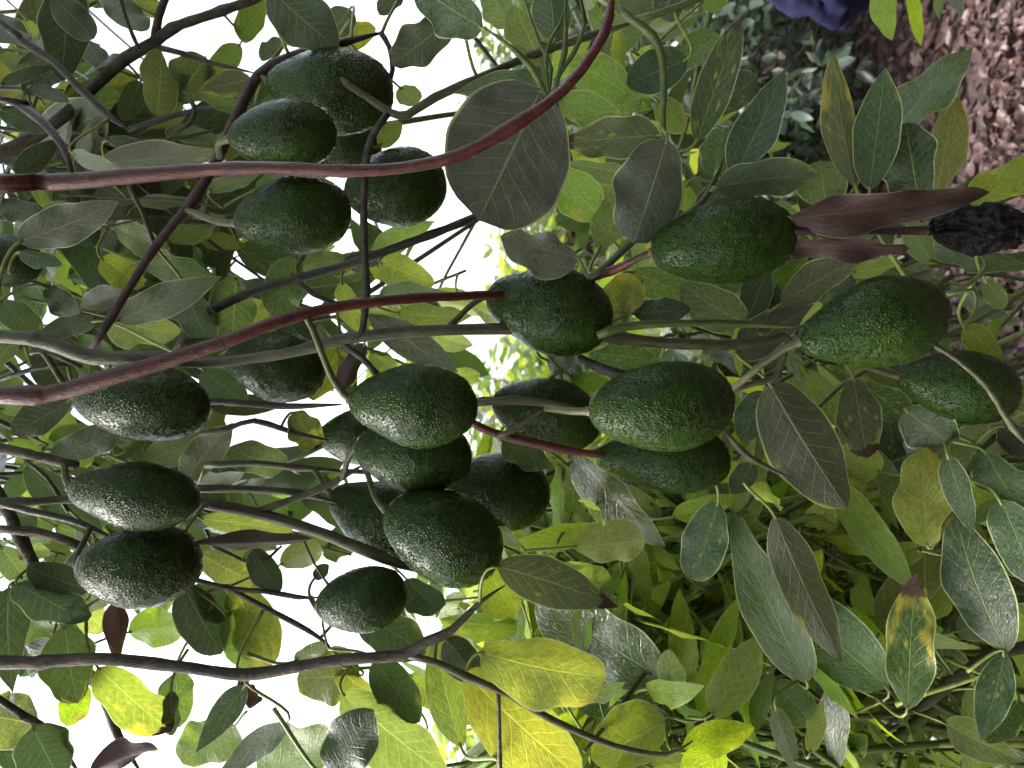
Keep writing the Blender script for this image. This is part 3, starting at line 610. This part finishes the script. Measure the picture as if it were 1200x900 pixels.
def shoot(o, axis, n, Lr, kinds, rs, droop=.5, stem=.16, rat=(.34, .46), face=(0, 0, 0)):
    """leaves in a spiral round the end of a twig"""
    axis = np.array(axis, float); axis /= np.linalg.norm(axis)
    ref = np.array([1.0, 0, 0]) if abs(axis[0]) < .8 else np.array([0, 1.0, 0])
    U = np.cross(axis, ref); U /= np.linalg.norm(U); Vv = np.cross(axis, U); out = []
    a0 = rs.uniform(0, 6.3)
    for i in range(n):
        t = 1 - (i / max(1, n)) ** .8; a = a0 + i * 2.4; node = np.array(o) + axis * stem * (t - .2)
        rad = math.cos(a) * U + math.sin(a) * Vv
        T = rad * rs.uniform(.7, 1.1) + axis * rs.uniform(.0, .9) + np.array([0, 0, -droop * rs.uniform(.2, 1.2)]); T /= np.linalg.norm(T)
        N = np.array([0, 0, .8]) + rad * .5 + axis * .3 + np.array(face) + np.array([rs.gauss(0, .35), rs.gauss(0, .35), 0])
        pl = rs.uniform(.02, .045); base = node + (rad * .6 + T * .4) * pl
        L = rs.uniform(*Lr); lf = Leaf(base, T, N, L, L * rs.uniform(*rat), rs.choice(kinds), node); out.append(lf)
    return out
rsF = random.Random(77)
fill = {'tree': [], 'low': []}
twigs = {'tree': [], 'low': []}
def scatter(tree, rects, n, dr, axis, lean, nl, Lr, kinds, droop, ext, rat=(.30, .42), face=None):
    face = face or ((-.8, -.8, 0) if tree == 'low' else (0, .7, 0))
    for i in range(n):
        x0, x1, y0, y1 = rsF.choice(rects); d = rsF.uniform(*dr)
        p = np.array(P(rsF.uniform(x0, x1), rsF.uniform(y0, y1), d))
        ax = np.array(axis) + np.array([rsF.gauss(0, lean), rsF.gauss(0, lean), rsF.gauss(0, lean * .5)])
        lv = [l for l in shoot(p, ax, rsF.randint(*nl), Lr, kinds, rsF, droop, rat=rat, face=face) if not (sky_open(l.base) or sky_open(l.base + l.T * l.L) or sky_open(l.base + l.T * l.L * .5))]
        if len(lv) < 4 or sky_open(p): continue
        for l in lv: l.d = d
        fill[tree] += lv
        ax /= np.linalg.norm(ax); e = p - ax * ext[0] + np.array([rsF.gauss(0, .05), rsF.gauss(0, .05), ext[1]])
        twigs[tree].append([e, (e + p) / 2 + np.array([rsF.gauss(0, .02), rsF.gauss(0, .02), 0]), p - ax * .04, p + ax * .14])
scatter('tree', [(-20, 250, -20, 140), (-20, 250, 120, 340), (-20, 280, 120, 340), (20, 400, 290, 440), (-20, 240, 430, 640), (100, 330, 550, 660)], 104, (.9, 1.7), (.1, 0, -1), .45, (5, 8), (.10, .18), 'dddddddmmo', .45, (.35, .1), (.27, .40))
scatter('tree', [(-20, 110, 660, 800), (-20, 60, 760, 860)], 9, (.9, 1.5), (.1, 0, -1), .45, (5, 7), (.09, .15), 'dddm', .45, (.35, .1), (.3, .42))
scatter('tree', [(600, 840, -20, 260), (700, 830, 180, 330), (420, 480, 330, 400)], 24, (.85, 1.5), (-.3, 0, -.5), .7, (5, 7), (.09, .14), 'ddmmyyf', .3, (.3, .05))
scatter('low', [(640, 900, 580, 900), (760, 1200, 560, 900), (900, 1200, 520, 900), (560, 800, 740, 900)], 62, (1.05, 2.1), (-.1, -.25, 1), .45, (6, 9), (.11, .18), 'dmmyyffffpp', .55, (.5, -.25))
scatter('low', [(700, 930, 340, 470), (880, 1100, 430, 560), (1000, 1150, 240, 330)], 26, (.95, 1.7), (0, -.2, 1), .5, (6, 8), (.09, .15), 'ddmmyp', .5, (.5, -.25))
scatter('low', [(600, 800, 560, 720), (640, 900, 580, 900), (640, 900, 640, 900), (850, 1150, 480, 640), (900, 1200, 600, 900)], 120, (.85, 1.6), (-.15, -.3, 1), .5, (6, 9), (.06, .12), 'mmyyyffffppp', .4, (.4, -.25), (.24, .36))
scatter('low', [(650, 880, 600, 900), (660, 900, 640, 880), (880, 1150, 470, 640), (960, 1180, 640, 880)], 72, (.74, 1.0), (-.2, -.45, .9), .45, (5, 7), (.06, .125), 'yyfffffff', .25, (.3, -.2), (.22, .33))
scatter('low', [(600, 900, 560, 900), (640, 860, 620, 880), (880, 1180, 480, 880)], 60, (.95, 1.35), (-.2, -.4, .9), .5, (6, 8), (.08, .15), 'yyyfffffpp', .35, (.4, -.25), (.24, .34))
# unseen crown leaves, added above the picture to shade the fruit
over = []
for i in range(150):
    p = np.array([rsF.uniform(-.9, 1.1), rsF.uniform(-1.2, .9), rsF.uniform(2.3, 3.3)])
    if proj(Vector(p))[0] > -140: continue
    over += shoot(p, (rsF.gauss(0, .6), rsF.gauss(0, .6), .6), 8, (.1, .17), 'ddmm', rsF, .4)

def finish(tree, parent, ploc, cap):
    H = [l for l in hand if l.tree == tree]
    for l in H: build_leaf(l, parent, ploc)
    F = fill[tree]
    def vis(l):
        c = l.base + l.T * l.L * .5; x, y, d = proj(Vector(c))
        return (-60 < x < 1260 and -60 < y < 960, -d)
    F.sort(key=vis, reverse=True)
    k = max(0, cap - len(H))
    for l in F[:k]: build_leaf(l, parent, ploc)
    rest = F[k:] + (over if tree == 'tree' else [])
    if rest: build_mass('foliage', rest, None, parent, ploc, 4, 8, lib=LM if tree == 'low' else CM)
    for tw in twigs[tree]:
        path, rr = catmull(tw, [.0042, .0034, .0028, .0018], .03); V, Fc = tube_geo(path, rr, 6, .1)
        mesh_obj('twig', np.array(V) - np.array(ploc), Fc, (BM[rsF.choice(('olive', 'green', 'dark') if tree == 'tree' else ('green', 'green', 'petiole'))],), parent)
finish('tree', TREE, TREE_LOC, 300)
finish('low', LOW, LOW_LOC, 300)

# ------------------------------------------------------------------ fruit
def fruit_mesh(i, wrinkle=False):
    """one fruit, 1 long: stem end at z = 0, blossom end at z = -1, largest radius .5"""
    rs = random.Random(100 + i); nt, na = (96, 110)
    nf = rs.uniform(.60, .78); V, pe = [], []
    off = Vector((rs.uniform(0, 50), rs.uniform(0, 50), rs.uniform(0, 50)))
    lean = rs.uniform(-.05, .05)
    for j in range(nt + 1):
        s = j / nt; th = math.pi * s; z = -(1 - math.cos(th)) / 2
        t = -z
        r = .5 * math.sin(th) ** .96 * (nf + (1 - nf) * (1 / (1 + math.exp(-(t - .33) * 8.0)))) * 1.03
        for k in range(na):
            a = 2 * math.pi * k / na
            p = Vector((r * math.cos(a) * .72, r * math.sin(a) * .72, z))
            d_ = noise.voronoi(p * 21 + off)[0]; peb = max(0.0, 1 - d_[0] * 1.55)
            lump = noise.noise(p * 3.2 + off) * .018 + noise.noise(p * 9 + off) * .006
            h = lump + .010 * peb * (1 if r > .05 else r / .05)
            if wrinkle: h = noise.noise(p * 4 + off) * .10 + abs(noise.noise(p * 7 + off)) * -.16 + .06 * abs(noise.noise(p * 17 + off))
            rr = r + h * min(1, r * 6)
            V.append((rr * math.cos(a) + lean * math.sin(math.pi * t), rr * math.sin(a), z + (h * .6 if t > .85 else 0) * -1)); pe.append(peb)
    F = [(j * na + k, j * na + (k + 1) % na, (j + 1) * na + (k + 1) % na, (j + 1) * na + k) for j in range(nt) for k in range(na)]
    F = [f[::-1] for f in F]
    o = mesh_obj('avocado', V, F, (BLACKF if wrinkle else FRUIT,), attrs={'pebble': pe}); me = o.data; bpy.data.objects.remove(o); return me
FM = [fruit_mesh(i) for i in range(5)]
BRN = np.array(TIPS['tree'])
AVO = [  # stem end px, blossom end px, width px, real length m, label
 (313, 95, 463, 113, 99, .110, 'large dark avocado hanging under the forked end of the thin dark red branch'),
 (348, 165, 449, 172, 76, .092, 'half hidden avocado wedged behind the group beside the forked thin branch'),
 (267, 163, 393, 156, 80, .085, 'avocado resting on the red branch, crossed by the thin dark branch at its stem'),
 (274, 262, 409, 243, 94, .095, 'avocado just under the horizontal red branch with a bright wet rim'),
 (404, 226, 523, 212, 92, .094, 'dark avocado crossed by the red branch beside the large round leaf'),
 (570, 345, 716, 381, 104, .108, 'single avocado near the middle of the picture, ending the lower red branch'),
 (762, 296, 926, 271, 99, .107, 'bright green avocado beside the brown withered leaf and the upright leaves'),
 (935, 401, 1108, 361, 108, .105, 'large green avocado nearest the leaf covered ground, touching a smaller one'),
 (1051, 440, 1184, 464, 87, .092, 'avocado on a bent green stem, tucked below the lowest large fruit'),
 (689, 482, 860, 469, 107, .106, 'large avocado in front of its twin, below the green stem pair'),
 (702, 533, 855, 541, 84, .100, 'avocado peeking out from behind its larger twin, above the pale leaf'),
 (576, 469, 706, 501, 84, .094, 'shaded avocado crossed by two reddish stems behind the twin fruits'),
 (409, 469, 560, 480, 99, .100, 'frontmost avocado on top of the big central bunch'),
 (416, 524, 553, 538, 90, .096, 'avocado squeezed in the middle of the big central bunch'),
 (518, 560, 644, 586, 94, .098, 'dark smooth looking avocado at the outer end of the big central bunch'),
 (451, 598, 585, 660, 108, .102, 'tilted avocado at the lower edge of the big central bunch'),
 (387, 578, 506, 634, 92, .098, 'avocado mostly hidden behind the tilted one in the central bunch'),
 (371, 512, 462, 511, 68, .086, 'small dark avocado half hidden at the back of the central bunch'),
 (371, 712, 480, 692, 75, .082, 'small avocado hanging alone against white sky below the central bunch'),
 (264, 419, 381, 438, 85, .088, 'avocado hanging just below the lower red branch, beside a yellowing leaf'),
 (87, 465, 245, 480, 90, .104, 'long avocado partly covered by the lower red branch, dripping wet rim'),
 (81, 572, 234, 589, 80, .104, 'upper avocado of the wet pair hanging beside the grey twigs'),
 (91, 667, 234, 655, 98, .102, 'lower avocado of the wet pair, rim bright against the white sky'),
 (-42, 300, 53, 309, 62, .080, 'avocado cut off by the picture edge, half covered by a dark leaf'),
]
ORDER = {1: .05, 4: .03, 9: -.02, 10: .055, 11: .06, 12: -.035, 13: .02, 14: .06, 15: -.0, 16: .06, 17: .07, 0: .02, 7: -.01, 8: .03, 20: .03, 19: .04}
def fruit(spec, k, me, name='avocado', stem_to=None, group='avocados hanging on the tree'):
    sx, sy, ex, ey, w, L, label = spec
    lp = math.hypot(ex - sx, ey - sy); d = FPX * L / lp + ORDER.get(k, 0); L = lp * d / FPX
    rs = random.Random(k * 7 + 1)
    a, e = P(sx, sy, d), P(ex, ey, d + rs.uniform(-.012, .012))
    zax = np.array((a - e).normalized()); yax = np.array((CAM - a).normalized()); yax -= zax * yax.dot(zax); yax /= np.linalg.norm(yax); xax = np.cross(yax, zax)
    ang = rs.uniform(0, 6.28); ww = w * d / FPX
    R = np.stack([xax, yax, zax], 1) @ np.array([[math.cos(ang), -math.sin(ang), 0], [math.sin(ang), math.cos(ang), 0], [0, 0, 1]])
    M = Matrix.Identity(4)
    for i in range(3):
        for j in range(3): M[i][j] = R[i][j] * ((ww, ww, L)[j])
        M[i][3] = a[i]
    o = bpy.data.objects.new(name, me); COL.objects.link(o); o.matrix_world = M; tag(o, label, 'avocado', group)
    # stalk: from the nearest branch above to the stem end
    a_ = np.array(a)
    if stem_to is None:
        D = BRN - a_; dist = np.linalg.norm(D, axis=1) - .35 * (D @ zax); i = int(np.argmin(dist + .2 * (D @ zax < .005))); node = BRN[i]
        if np.linalg.norm(node - a_) > .12: node = a_ + zax * .09 + np.array([rs.uniform(-.02, .02), .03, 0])
    else: node = np.array(stem_to)
    dd = np.linalg.norm(node - a_)
    path = hermite(node, a_ - zax * .006 * 1, (a_ - node) * .6 + np.array([0, 0, -.2 * dd]), -zax * dd * .9, 12)
    t = np.linspace(0, 1, 12); rad = .0022 + .0016 * t ** 4 + .0005 * (1 - t)
    V, F = tube_geo(path, rad, 8, .1)
    s = mesh_obj('stem', V, F, (STEM if stem_to is None else BM['purple'],)); s.parent = o; s.matrix_parent_inverse = M.inverted()
    ring = np.array([a_ + zax * .002, a_ - zax * .003, a_ - zax * .007]); V, F = tube_geo(ring, np.array([.0028, .0046, .0050]), 10, .15)
    s = mesh_obj('stem_cap', V, F, (SCAR,)); s.parent = o; s.matrix_parent_inverse = M.inverted()
    return o
for k, sp in enumerate(AVO): fruit(sp, k, FM[(k * 2 + k // 5) % 5])
rot = fruit((1085, 270, 1190, 267, 60, .064, 'small black shrivelled avocado hanging from a dark stalk over the ground'), 40, fruit_mesh(9, True), 'shrivelled_avocado', tuple(P(922, 271, .54)), None)
# the withered brown leaves beside it
def withered(spec, d, N_roll, label, **kw):
    bx, by, tx, ty, w = spec; b0, t0 = P(bx, by, d), P(tx, ty, d - .02); T = (t0 - b0).normalized()
    view = (CAM - b0).normalized(); N0 = (view - T * view.dot(T)).normalized(); B = T.cross(N0)
    N = N0 * math.cos(N_roll) + B * math.sin(N_roll)
    lf = Leaf(b0, T, N, (t0 - b0).length, w * d / FPX / math.cos(N_roll), 'b', np.array(P(bx - 12, by + 8, d + .01)), **kw)
    o = build_leaf(lf, None, Vector((0, 0, 0)), 'withered_leaf'); tag(o, label, 'dead leaf', 'withered brown leaves beside the shrivelled fruit'); return o
withered((922, 255, 1170, 230, 50), .535, .3, 'long curled brown withered leaf above the stalk of the black shrivelled fruit', curl=-.2, fold=.7, wave=.65, twist=.7, shape=(.30, .70))
withered((922, 290, 1064, 289, 30), .55, .2, 'shorter brown withered leaf below the stalk of the black shrivelled fruit', curl=.2, fold=.6, wave=.7, twist=-.5, shape=(.25, .28))

# ------------------------------------------------------------------ trees and shrubs behind
def back_tree(name, x, y, h, r, z0, nshoot, Lr, kinds, label, cat, seed, per=10, stems=3, leafobj=0):
    rs = random.Random(seed); loc = Vector((x, y, gz(x, y))); e = empty(name, loc, label, cat, 'trees and shrubs behind the fruit')
    zc = (h + z0) / 2; hz = (h - z0) / 2; lv = []
    V, F = [], []; lim = []
    for i in range(stems):
        a = rs.uniform(0, 6.3); q = rs.uniform(.3, .7) * r
        top = np.array([q * math.cos(a), q * math.sin(a), rs.uniform(.55, .9) * h])
        pts = [(rs.gauss(0, .03), rs.gauss(0, .03), -.05), (top[0] * .2, top[1] * .2, top[2] * .35), (top[0] * .6, top[1] * .6, top[2] * .7), tuple(top)]
        rr = h * .022; path, rad = catmull(pts, [rr * 1.2, rr, rr * .6, rr * .25], .1)
        v, f = tube_geo(path, rad, 8, .3); mesh_obj('trunk' if i == 0 else 'limb', v, f, (BM['trunk'],), e); lim += list(path[len(path) // 3:])
    lim = np.array(lim)
    bv, bf, k = [], [], 0
    for i in range(nshoot):
        while True:
            p = np.array([rs.uniform(-1, 1) for _ in range(3)]); q = np.linalg.norm(p)
            if .35 < q < 1: break
        bump = 1 + .35 * noise.noise(Vector(p) * 1.7 + Vector((seed, 0, 0)))
        c = p * np.array([r, r, hz]) * bump + np.array([0, 0, zc])
        if c[2] < .1: c[2] = rs.uniform(.1, .4)
        ax = p / q * .6 + np.array([0, 0, .7])
        for l in shoot(c, ax, rs.randint(per - 3, per + 3), Lr, kinds, rs, .55, .2): lv.append(l)
        nd = lim[int(np.argmin(np.linalg.norm(lim - c, axis=1)))]
        path = np.array([nd, (nd + c) / 2 + np.array([0, 0, -.06]), c]); v, f = tube_geo(path, np.array([.012, .008, .004]), 5)
        bv += v; bf += [tuple(j + k for j in g) for g in f]; k += len(v)
    o = mesh_obj('branches', bv, bf, (BM['trunk'],), e); o['kind'] = 'stuff'
    o = build_mass('crown', lv, None, e, (0, 0, 0), 2, 5)
    return e
back_tree('avocado_tree', .65, 5.5, 2.1, 1.25, .3, 330, (.11, .17), 'mmyyyf', 'pale green tree seen between the round leaf and the central fruit', 'tree', 1, 11)
back_tree('avocado_tree', -.85, 4.4, 2.5, 1.15, .3, 210, (.10, .17), 'myyfff', 'bright green tree behind the central bunch of fruit', 'tree', 2, 11)
back_tree('avocado_tree', -2.2, 3.9, 2.3, 1.1, .3, 180, (.10, .17), 'myyff', 'leafy tree behind the large yellow leaf by the bottom edge', 'tree', 3, 11)
back_tree('avocado_tree', 2.4, 6.3, 2.35, 1.4, .3, 300, (.11, .17), 'kkmmp', 'bluish green tree behind the cluster of green leaf stalks at the top', 'tree', 4, 11)
back_tree('shrub', 1.45, 4.15, 1.25, .85, .1, 240, (.07, .12), 'kkkpk', 'dark bluish shrub behind the two upright leaves near the person', 'shrub', 5, 12)
back_tree('shrub', 2.7, 4.7, 1.3, .8, .1, 160, (.07, .12), 'kkkpk', 'dark shrub behind the person at the picture edge', 'shrub', 6, 12)
back_tree('shrub', .25, 3.9, 1.2, .7, .1, 150, (.08, .13), 'kkmp', 'low shaded shrub behind the twin fruits', 'shrub', 7, 12)
back_tree('shrub', -.7, 2.7, .95, .7, .1, 130, (.09, .14), 'kmmp', 'shaded shrub deep inside the low leafy growth', 'shrub', 8, 12)
far = [(-4.5, 6.5, 3.2), (-2.4, 7.2, 2.9), (-.5, 7.6, 2.6), (1.4, 8.6, 2.3), (3.9, 7.6, 2.35), (5.2, 6.0, 3.3)]
flab = ['farthest tree past the bottom edge', 'distant pale tree beyond the yellow leaf', 'distant tree glimpsed beyond the central fruit', 'distant tree glimpsed past the middle fruit', 'distant tree beyond the green leaf stalks', 'distant tree past the person at the picture edge']
for i, (x, y, h) in enumerate(far): back_tree('avocado_tree', x, y, h, 1.5, .4, 130, (.15, .22), 'mmky', flab[i], 'tree', 20 + i, 10)

for i, (x, y, h, r, lab) in enumerate(((.3, -2.5, 2.9, 1.6, 'added unseen tree behind the camera, shading the fruit'), (2.9, -1.9, 3.2, 1.5, 'added unseen tree to one side of the camera, shading the fruit'))):
    back_tree('avocado_tree', x, y, h, r, .5, 200, (.16, .24), 'ddm', lab, 'tree', 40 + i, 11)  # unseen trees, added to keep sky light from the camera side off the fruit

# ------------------------------------------------------------------ the person at the edge
def skin_fig(name, verts, edges, rad, mat, parent=None, root=0, sub=2, loc=(0, 0, 0)):
    me = bpy.data.meshes.new(name); me.from_pydata(verts, edges, []); me.update()
    o = bpy.data.objects.new(name, me); COL.objects.link(o); o.location = loc
    if parent: o.parent = parent
    m = o.modifiers.new('skin', 'SKIN'); m.use_smooth_shade = True
    if not me.skin_vertices: 
        bpy.context.view_layer.objects.active = o
    for i, sv in enumerate(me.skin_vertices[0].data):
        sv.radius = rad[i] if isinstance(rad[i], tuple) else (rad[i], rad[i]); sv.use_root = (i == root)
    s = o.modifiers.new('sub', 'SUBSURF'); s.levels = sub; s.render_levels = sub
    me.materials.append(mat); return o
def person():
    loc = Vector((1.12, 1.62, gz(1.12, 1.62)))
    e = empty('person', loc, 'person in dark blue jacket and pale trousers, bent elbow reaching past fresh leaves', 'person')
    # facing the tree (toward -y), picture-side arm bent with the elbow toward -x
    Vb = [(0, 0, .93), (0, .01, 1.15), (0, .01, 1.36), (0, 0, 1.45), (0, -.01, 1.55), (0, -.02, 1.63), (0, -.01, 1.70),
          (-.17, .01, 1.38), (-.165, .035, 1.18), (-.315, .055, .985), (-.075, -.19, 1.065),
          (.17, .01, 1.38), (.24, .03, 1.10), (.25, -.04, .86), (.25, -.06, .79),
          (-.10, 0, .88), (-.11, -.01, .49), (-.11, .02, .09), (-.12, -.12, .035),
          (.10, 0, .88), (.11, -.01, .49), (.11, .02, .09), (.12, -.12, .035)]
    E = [(0, 1), (1, 2), (2, 3), (3, 4), (4, 5), (5, 6), (2, 7), (7, 8), (8, 9), (9, 10), (2, 11), (11, 12), (12, 13), (13, 14), (0, 15), (15, 16), (16, 17), (17, 18), (0, 19), (19, 20), (20, 21), (21, 22)]
    R = [(.14, .1), (.125, .095), (.14, .09), .052, (.07, .085), (.075, .09), (.05, .06), .055, .042, .03, .028, .055, .042, .03, .028, .085, .056, .038, .03, .085, .056, .038, .03]
    for sx, wi, dirv in ((-1, 10, Vector((.6, -.75, .05))), (1, 14, Vector((0, -.15, -1)))):
        w0 = Vector(Vb[wi]); dv = dirv.normalized(); sv = Vector((0, 0, 1)).cross(dv); sv = sv.normalized() if sv.length > .3 else Vector((0, 1, 0))
        Vb.append(tuple(w0 + dv * .05)); E.append((wi, len(Vb) - 1)); R.append((.036, .018)); palm = len(Vb) - 1
        for q, (off, ln) in enumerate(((-.028, .06), (-.010, .072), (.009, .068), (.027, .055))):
            p = w0 + dv * .085 + sv * off; Vb.append(tuple(p)); E.append((palm, len(Vb) - 1)); R.append(.010); a = len(Vb) - 1
            p2 = p + dv * ln * .55; Vb.append(tuple(p2)); E.append((a, len(Vb) - 1)); R.append(.0085); a = len(Vb) - 1
            Vb.append(tuple(p2 + dv * ln * .4 + Vector((0, 0, -.012)))); E.append((a, len(Vb) - 1)); R.append(.0075)
        p = w0 + dv * .035 + sv * -.042; Vb.append(tuple(p)); E.append((wi, len(Vb) - 1)); R.append(.012); a = len(Vb) - 1
        Vb.append(tuple(p + dv * .04 - sv * .014)); E.append((a, len(Vb) - 1)); R.append(.009)
    n = len(Vb); Vb.append((0, -.105, 1.585)); E.append((4, n)); R.append((.014, .016))       # nose
    skin_fig('body', Vb, E, R, SKIN, e)
    # jacket, with folds
    Vj = [(0, 0, .90), (0, .005, 1.0), (0, .01, 1.18), (0, .01, 1.37), (0, 0, 1.46), (-.175, .01, 1.39), (-.165, .035, 1.18), (-.325, .055, .985), (-.17, -.08, 1.04), (-.085, -.175, 1.06),
          (.175, .01, 1.39), (.245, .03, 1.10), (.25, -.035, .88)]
    Ej = [(0, 1), (1, 2), (2, 3), (3, 4), (3, 5), (5, 6), (6, 7), (7, 8), (8, 9), (3, 10), (10, 11), (11, 12)]
    Rj = [(.18, .14), (.175, .135), (.165, .125), (.165, .115), (.075, .07), .085, .062, .066, .062, .05, .085, .07, .05]
    j = skin_fig('jacket', Vj, Ej, Rj, CLOTH, e, 1, 4)
    tx = bpy.data.textures.new('folds', 'CLOUDS'); tx.noise_scale = .05
    dm = j.modifiers.new('folds', 'DISPLACE'); dm.texture = tx; dm.strength = .06; dm.mid_level = .5
    Vt = [(0, 0, .94), (-.225, 0, .85), (-.115, -.01, .49), (-.115, .02, .10), (.105, 0, .86), (.115, -.01, .49), (.115, .02, .10)]
    skin_fig('trousers', Vt, [(0, 1), (1, 2), (2, 3), (0, 4), (4, 5), (5, 6)], [(.165, .125), .112, .082, .07, .112, .082, .07], TROUS, e, 0, 3)
    for sx in (-1, 1): skin_fig('shoe', [(sx * .115, .06, .05), (sx * .115, 0, .055), (sx * .12, -.1, .04), (sx * .125, -.17, .035)], [(0, 1), (1, 2), (2, 3)], [.045, .05, .045, .035], SHOE, e, 1)
    skin_fig('hair', [(0, .05, 1.56), (0, .03, 1.66), (0, -.01, 1.73), (0, -.055, 1.71)], [(0, 1), (1, 2), (2, 3)], [(.07, .05), (.088, .07), (.075, .05), (.055, .03)], HAIR, e, 1)
    for sx in (-1, 1): skin_fig('eye', [(sx * .032, -.098, 1.615), (sx * .032, -.1, 1.618)], [(0, 1)], [.011, .011], HAIR, e, 0, 1)
person()
